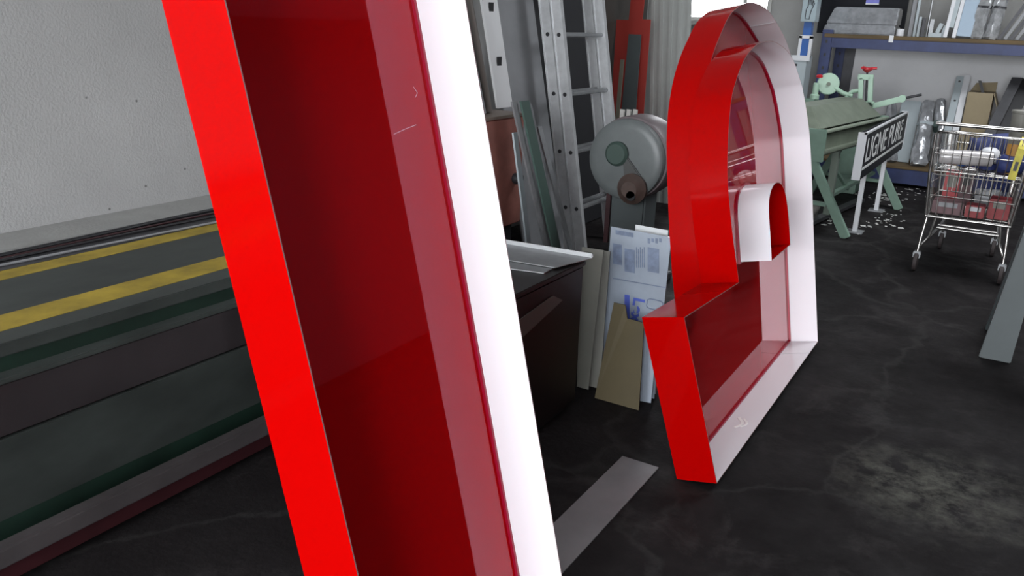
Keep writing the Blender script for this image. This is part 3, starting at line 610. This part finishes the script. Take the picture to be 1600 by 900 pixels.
# ------------------------------------------------------------------ folding machine
g = thing('folding_machine', 'olive green sheet folding machine on splayed legs behind the black sign', 'machine', (-1.40, 7.05, 0), math.radians(-7))
LM = 1.68
part('front_beam', g, M_GRND, MB().prism([(0, 0, .62), (0, 0, .80), (-.06, 0, .82), (-.30, 0, .80), (-.30, 0, .60)], (0, LM, 0)), bevel=.008)
part('top_cover', g, M_GRND, MB().prism([(-.05, .0, .83), (-.20, .12, 1.0), (-.42, .12, 1.0), (-.50, 0, .83)], (0, LM-.12, 0)).build and MB().hexa([(-.03, .0, .835), (-.03, LM, .835), (-.50, LM, .835), (-.50, 0, .835)], [(-.20, .22, .99), (-.20, LM-.12, .99), (-.40, LM-.12, .99), (-.40, .22, .99)]), bevel=.006)
part('clamp_lip', g, mat('lip_green', (.24, .28, .22), .4), MB().beam((.01, -.02, .822), (.01, LM+.02, .822), .05, .018), bevel=.004)
part('lower_lip', g, M_GRND, MB().beam((.02, -.02, .66), (.02, LM, .66), .05, .03), bevel=.006)
part('end_plate', g, M_GRN, MB().box((-.32, -.03, .58), (.03, 0, .84)), bevel=.006); part('end_plate', g, M_GRN, MB().box((-.32, LM, .58), (.03, LM+.03, .84)), bevel=.006)
for yy in (.02, LM-.12):
    part('leg', g, M_GRN, MB().beam((-.10, yy, .64), (.30, yy-.02, .0), .07, .045, (0, 1, 0)), bevel=.004)
    part('leg', g, M_GRN, MB().beam((-.28, yy, .64), (-.58, yy-.02, .0), .07, .045, (0, 1, 0)), bevel=.004)
    part('stretcher', g, M_GRN, MB().beam((.10, yy, .24), (-.46, yy, .24), .05, .03), bevel=.004)
part('leg', g, mat('leg_grey_green', (.20, .24, .20), .5), MB().beam((-.05, .55, .62), (-.05, .55, .05), .06, .05), bevel=.004)
part('stretcher', g, M_GRN, MB().beam((-.05, .55, .22), (.02, 1.50, .32), .05, .03), bevel=.004)
part('brace', g, M_GRN, MB().beam((-.05, .58, .45), (-.04, 1.0, .22), .03, .03), bevel=.004)
part('floor_rail', g, M_DARK, MB().box((-.10, .1, .02), (-.03, LM-.1, .05)))
part('handle', g, M_ALUD, MB().tube([(.03, LM+.03, .80), (.10, LM+.08, .80), (.16, LM+.04, .77)], .010, 8), smooth=50)
# ------------------------------------------------------------------ mint bending machine behind it
YM = 9.15
def ym(px, py, Y=YM): p = at(px, py, Y=Y); return Vector((p.x, p.y, p.z))
b0 = ym(1340, 165); g = thing('bending_machine', 'mint green bending machine with red handwheel and round disc', 'machine', (b0.x, YM, 0))
o = Vector((b0.x, YM, 0))
c = ym(1294, 131)-o; part('disc', g, M_GRNL, MB().lathe(c, (.25, -1, .05), [(.095, 0), (.108, .006), (.108, .028), (.10, .034)], 32), smooth=35)
part('disc_axle', g, M_GRND, MB().lathe(c+Vector((.01, -.03, 0)), (.25, -1, .05), [(.02, 0), (.02, .02)], 12))
part('disc_arm', g, M_GRNL, MB().tube([c, ym(1318, 146)-o, ym(1332, 150)-o], .022, 8), smooth=50)
for px in (1344, 1359): part('yoke_post', g, M_GRNL, MB().beam(ym(px, 168)-o, ym(px+2, 121)-o, .042, .05, (0, 1, 0)), bevel=.004)
part('yoke_top', g, M_GRNL, MB().beam(ym(1341, 120)-o, ym(1365, 121)-o, .05, .055), bevel=.005); part('yoke_bottom', g, M_GRNL, MB().beam(ym(1330, 162)-o, ym(1366, 163)-o, .05, .055), bevel=.005)
part('screw', g, M_DARK, MB().tube([ym(1353, 160)-o, ym(1355, 108)-o], .010, 8), smooth=50)
hwc = ym(1355, 110)-o
hw = MB().lathe(hwc-Vector((0, 0, .02)), (0, 0, 1), [(.018, 0), (.05, .03), (.05, .045), (.02, .05)], 14)
for t in range(3):
    an = .1+t*2.094; hw.tube([hwc+Vector((0, 0, .015)), hwc+Vector((.088*math.cos(an), .088*math.sin(an), .026))], .013, 8)
part('handwheel', g, M_HRED, hw, 'red star handwheel', smooth=45)
part('curved_guard', g, M_GRNL, MB().tube([ym(1320, 162)-o, ym(1323, 150)-o, ym(1332, 143)-o, ym(1343, 141)-o], .020, 8), smooth=50)
part('arm', g, M_GRNL, MB().beam(ym(1358, 167)-o, ym(1411, 154)-o, .05, .055), bevel=.005)
part('arm_rod', g, M_DARK, MB().tube([ym(1410, 154)-o, ym(1440, 148)-o], .013, 8), smooth=50); part('arm_joint', g, M_GRNL, MB().lathe(ym(1410, 154)-o+Vector((0, .03, 0)), (0, -1, 0), [(.035, 0), (.035, .06)], 14))
part('pedestal', g, M_GRN, MB().box((-.16, -.10, .0), (.12, .22, b0.z-.02)), bevel=.012)
# a second mint machine partly hidden by the letter
a = at(1268, 170, Y=8.9); g = thing('pillar_machine', 'pale green pillar machine with a small red cap just behind the white letter edge', 'machine', (a.x, 8.9, 0))
part('pillar', g, M_GRN, MB().box((-.10, 0, 0), (.02, .2, at(1268, 155, Y=8.9).z)), bevel=.01)
part('spindle', g, M_GRNL, MB().lathe((-.0, .06, at(1268, 155, Y=8.9).z), (0, 0, 1), [(.045, 0), (.045, .04), (.03, .05), (.03, .15), (.02, .16)], 16), smooth=35)
part('cap', g, M_HRED, MB().lathe((.02, .06, at(1268, 118, Y=8.9).z), (0, 0, 1), [(.03, -.02), (.035, 0), (.02, .012)], 14), smooth=35)

# ------------------------------------------------------------------ LIGNE PURE sign
g = thing('post_sign', 'black LIGNE PURE sign board on two white posts', 'sign', (-1.05, 6.85, 0))
S0, S1, SL = .50, .865, 2.28
part('board', g, M_SIGNB, MB().box((-.055, .012, S0), (0, SL-.012, S1-.008)))
fr = MB().box((-.058, 0, S0), (.004, .014, S1)).box((-.014, 0, S1-.014), (.004, SL, S1)).box((-.058, SL-.014, S0), (.004, SL, S1))
part('frame', g, M_WPL, fr)
part('underline', g, M_SIGNW, MB().box((0, .05, S0+.072), (.003, SL-.06, S0+.092)))
tm = Matrix(((0, 0, 1, .001), (1, 0, 0, .10), (0, 1, 0, S0+.125), (0, 0, 0, 1)))
text_mesh('lettering', 'LIGNE PURE', .27, M_SIGNW, g, tm, 1.36, .001, 0)
for yy in (.45, 1.50):
    p = part('post', g, M_WPL, MB().box((-.055, yy-.02, .008), (-.02, yy+.02, S0)))
    part('foot_plate', p, M_ALUD, MB().box((-.10, yy-.07, 0), (.03, yy+.07, .008)))

# ------------------------------------------------------------------ shopping cart
g = thing('shopping_cart', 'chrome wire shopping cart full of packaging', 'cart', (-.25, 6.40, 0))
XL, XRr, YN, YFr = -.285, .285, 0, .80
ct = lambda p, r, M_=M_CHROME, n=6, c=False: MB().tube(p, r, n, M_, closed=c)
part('push_handle', g, M_CHROME, MB().tube([(XL-.01, -.10, 1.03), (XRr+.01, -.10, 1.03)], .014, 10), smooth=50)
for x in (XL-.01, XRr+.01):
    e = part('handle_bracket', g, mat('dark_green_plastic', (.03, .05, .045), .5), MB().beam((x, -.11, 1.03), (x, -.02, .98), .03, .05), bevel=.006)
rim = [(XL, YN, .965), (XRr, YN, .965), (.22, YFr, .90), (-.22, YFr, .90)]
part('basket_rim', g, M_CHROME, MB().tube(rim, .009, 8, closed=True), smooth=50)
bot = [(-.25, YN+.04, .385), (.25, YN+.04, .385), (.19, YFr-.06, .44), (-.19, YFr-.06, .44)]
part('basket_floor_rim', g, M_CHROME, MB().tube(bot, .008, 8, closed=True), smooth=50)
def panel(name, A, B, C, D, nv, nh, r=.0032):
    """wire panel: A-B lower edge, D-C upper edge"""
    mb = MB(); A, B, C, D = map(Vector, (A, B, C, D))
    for i in range(nv+1): mb.tube([A.lerp(B, i/nv), D.lerp(C, i/nv)], r, 4)
    for j in range(nh+1): mb.tube([A.lerp(D, j/nh), B.lerp(C, j/nh)], r*1.1, 4)
    return part(name, g, M_CHROME, mb)
panel('near_wire_panel', bot[0], bot[1], rim[1], rim[0], 10, 4); panel('far_wire_panel', bot[3], bot[2], rim[2], rim[3], 14, 6)
panel('side_wire_panel', bot[0], bot[3], rim[3], rim[0], 16, 5); panel('side_wire_panel', bot[1], bot[2], rim[2], rim[1], 16, 5)
panel('floor_wire_panel', bot[0], bot[1], bot[2], bot[3], 10, 10)
panel('seat_tray', (-.26, .02, .70), (.26, .02, .70), (.24, .34, .70), (-.24, .34, .70), 12, 4); panel('seat_back', (-.24, .34, .52), (.24, .34, .52), (.245, .42, .92), (-.245, .42, .92), 16, 3)
for x in (-1, 1):
    part('frame_tube', g, M_CHROME, MB().tube([(x*.29, -.02, .985), (x*.285, .0, .70), (x*.26, .03, .37)], .011, 8), smooth=50)
    part('leg', g, M_CHROME, MB().tube([(x*.25, .02, .37), (x*.262, -.01, .22), (x*.265, -.03, .13)], .011, 8), smooth=50)
    part('leg', g, M_CHROME, MB().tube([(x*.20, .16, .37), (x*.22, .12, .22), (x*.262, -.02, .16)], .009, 8), smooth=50)
    part('lower_rail', g, M_CHROME, MB().tube([(x*.262, -.02, .16), (x*.20, .40, .22), (x*.18, .76, .24)], .010, 8), smooth=50)
    part('leg', g, M_CHROME, MB().tube([(x*.19, .74, .44), (x*.18, .76, .24), (x*.18, .77, .13)], .010, 8), smooth=50)
    for (xx, yy) in ((x*.265, -.04), (x*.18, .78)):
        c = part('castor', g, M_ALUD, MB().box((xx-.024, yy-.02, .085), (xx+.024, yy+.035, .135)), bevel=.006)
        part('wheel', c, M_RUB, MB().lathe((xx-.016, yy-.01, .062), (1, 0, 0), [(.048, 0), (.062, .005), (.062, .027), (.048, .032)], 20), smooth=35)
part('cross_bar', g, M_CHROME, MB().tube([(-.19, .30, .275), (.19, .30, .275)], .009, 8), smooth=50); part('cross_bar', g, M_CHROME, MB().tube([(-.2, .34, .245), (.2, .34, .245)], .009, 8), smooth=50)
part('cross_bar', g, M_CHROME, MB().tube([(-.262, .0, .385), (.262, .0, .385)], .009, 8), smooth=50)
CX, CY = -.25, 6.40
def ci(px, py, Y): return at(px, py, Y=Y)
a = ci(1467, 244, 6.50); b = ci(1553, 249, 6.56)
tag(MB().lathe(a, b-a, [(.04, 0), (.05, .01), (.052, (b-a).length*.6), (.05, (b-a).length-.01), (.03, (b-a).length)], 18).build('film_roll', M_CLEAR, smooth=40), 'shiny clear film roll on the seat tray of the cart', 'roll')
p = ci(1549, 230, 6.72); g = thing('peaked_hat', 'white domed cap with dark peak in the cart', 'hat', (p.x, 6.72, .71))
part('crown', g, M_WPL, MB().lathe((0, 0, .06), (0, 0, 1), [(.075, 0), (.073, .03), (.06, .065), (.035, .085), (.005, .09)], 20), smooth=50); part('brim', g, M_BLACK, MB().lathe((.02, -.03, .05), (0, 0, 1), [(.085, 0), (.09, .006), (.08, .012)], 20), smooth=50); part('lining', g, M_BLUEF, MB().lathe((0, 0, 0), (0, 0, 1), [(.06, 0), (.072, .05)], 16))
def lump(name, label, cat, loc, s, M, seed=0, group=None):
    bm = bmesh.new(); bmesh.ops.create_icosphere(bm, subdivisions=3, radius=1); rnd = random.Random(seed)
    ph = [rnd.uniform(0, 6) for _ in range(6)]
    for v in bm.verts:
        c = v.co.copy(); k = 1+.13*math.sin(3*c.x+ph[0])*math.cos(4*c.y+ph[1])+.10*math.sin(7*c.z+5*c.x+ph[2])
        q = [math.copysign(abs(t)**.6, t) for t in c]; v.co = Vector((q[0]*s[0]*k, q[1]*s[1]*k, q[2]*s[2]*k))
    me = bpy.data.meshes.new(name); bm.to_mesh(me); bm.free(); me.materials.append(M); me.polygons.foreach_set('use_smooth', [True]*len(me.polygons))
    o = bpy.data.objects.new(name, me); COL.objects.link(o); o.location = loc; return tag(o, label, cat, group)
lump('blue_cloth', 'navy blue cloth bundle right of the film roll in the cart', 'cloth', (-.06, 6.60, .775), (.09, .09, .065), M_BLUEF, 1)
lump('blue_bag', 'dark blue bag at the back of the cart basket', 'bag', (-.22, 6.98, .70), (.16, .11, .22), M_BLUEF, 2)
lump('blue_glove', 'small bright blue glove bundle behind the film roll', 'glove', (-.36, 6.70, .76), (.05, .04, .045), M_BRBLUE, 3)
g = thing('yellow_strap', 'yellow and black strap hanging over the right of the cart', 'strap', (-.045, 6.435, .70))
part('strap', g, M_YEL2, MB().beam((0, -.055, .0), (.02, -.05, .20), .045, .008, (0, 1, 0)).beam((.02, -.05, .20), (.03, .02, .27), .045, .008, (0, 1, 0))); part('print', g, M_BLACK, MB().beam((.007, -.0605, .06), (.013, -.059, .12), .02, .003, (0, 1, 0)))
p = ci(1595, 195, 6.62); g = thing('card_tube', 'cream paper cup shaped tube with orange band at the right of the cart', 'tube', (p.x, 6.62, .71))
part('sleeve', g, M_CREAM, MB().lathe((0, 0, .20), (0, 0, 1), [(.055, 0), (.065, .20), (.07, .205), (.07, .22), (.06, .222)], 20), smooth=40); part('band', g, mat('orange_band', (.5, .25, .05), .5), MB().lathe((0, 0, 0), (0, 0, 1), [(.05, 0), (.054, .20)], 20), smooth=40)
def pack(name, label, x, y, z, sx_, sy_, sz_, M, lidM):
    g = thing(name, label, 'package', (x, y, z), 0, 'packages on the cart floor')
    part('box', g, M, MB().box((-sx_/2, -sy_/2, 0), (sx_/2, sy_/2, sz_)), bevel=.006); part('label_patch', g, lidM, MB().box((-sx_*.3, -sy_/2-.002, sz_*.55), (sx_*.3, -sy_/2, sz_*.9)))
pack('pink_pack', 'dusky mauve package lying at the left of the cart floor', -.39, 6.58, .395, .20, .16, .09, M_PINK, M_GREYSHEET)
pack('red_pack', 'dark red box in the middle of the cart floor', -.22, 6.56, .395, .12, .14, .085, M_REDB, M_ALUD)
pack('red_pack', 'red and beige box at the right of the cart floor', -.08, 6.62, .395, .13, .16, .14, M_REDB, M_CREAM)
pack('red_can', 'upright red canister at the left back of the cart', -.41, 6.82, .40, .10, .10, .26, mat('bright_red_can', (.38, .016, .022), .4), M_CREAM)
pack('brown_bottle', 'dark brown upright bottle pack beside the red canister', -.32, 6.86, .41, .09, .09, .28, M_PINK, M_BLACK)
pack('grey_tray', 'flat grey tray at the back right of the cart floor', -.17, 6.90, .425, .16, .18, .12, M_GREYSHEET, M_ALUD)

# ------------------------------------------------------------------ grey leg at the right edge
g = thing('steel_trestle', 'grey steel trestle leg at the right edge of the floor', 'trestle', (.07, 4.74, 0))
part('leg', g, M_GRAYP, MB().hexa([(-.075, 0, 0), (.072, 0, 0), (.072, .09, 0), (-.075, .09, 0)], [(.03, .05, .95), (.11, .05, .95), (.11, .14, .95), (.03, .14, .95)]), bevel=.004)
part('leg', g, M_GRAYP, MB().hexa([(.55, 0, 0), (.70, 0, 0), (.70, .09, 0), (.55, .09, 0)], [(.52, .05, .95), (.60, .05, .95), (.60, .14, .95), (.52, .14, .95)]), bevel=.004)
for x0, x1, t0, t1 in ((-.075, .072, .03, .11), (.55, .70, .52, .60)):
    part('leg', g, M_GRAYP, MB().hexa([(x0, .50, 0), (x1, .50, 0), (x1, .59, 0), (x0, .59, 0)], [(t0, .14, .95), (t1, .14, .95), (t1, .23, .95), (t0, .23, .95)]), bevel=.004)
part('top_rail', g, M_GRAYP, MB().box((-.02, .03, .90), (.66, .25, .98)), bevel=.005)

# ------------------------------------------------------------------ litter on the floor
mb = MB(); rnd = random.Random(3)
for i in range(130):
    c = rnd.choice([(1392, 312), (1408, 305), (1375, 308), (1365, 350), (1390, 340), (1300, 345), (1430, 300)])
    p = at(c[0]+rnd.gauss(0, 13), c[1]+rnd.gauss(0, 6), Z=0); s = abs(rnd.gauss(0, .010))+.006; a = rnd.uniform(0, 6)
    q = [(p.x+s*math.cos(a+t)*rnd.uniform(.6, 1.2), p.y+s*math.sin(a+t)*rnd.uniform(.6, 1.2), .0006) for t in (0, 1.6, 3.1, 4.7)]
    mb.prism(q, (0, 0, .003))
tag(mb.build('floor_debris', mat('scrap', (.5, .5, .48), .7)), 'small pale scraps scattered on the floor around the sign posts', 'debris', kind='stuff')
g = lump('floor_bundle', 'crumpled grey bag on the floor under the folding machine', 'bag', (-1.56, 7.35, .085), (.13, .2, .08), mat('bag_grey', (.12, .115, .105), .6, var=.5, scale=9), 9)
lump('floor_bundle', 'dark rag heap on the floor near the folding machine leg', 'rag', (-1.52, 6.95, .05), (.10, .12, .05), M_DARK, 11)
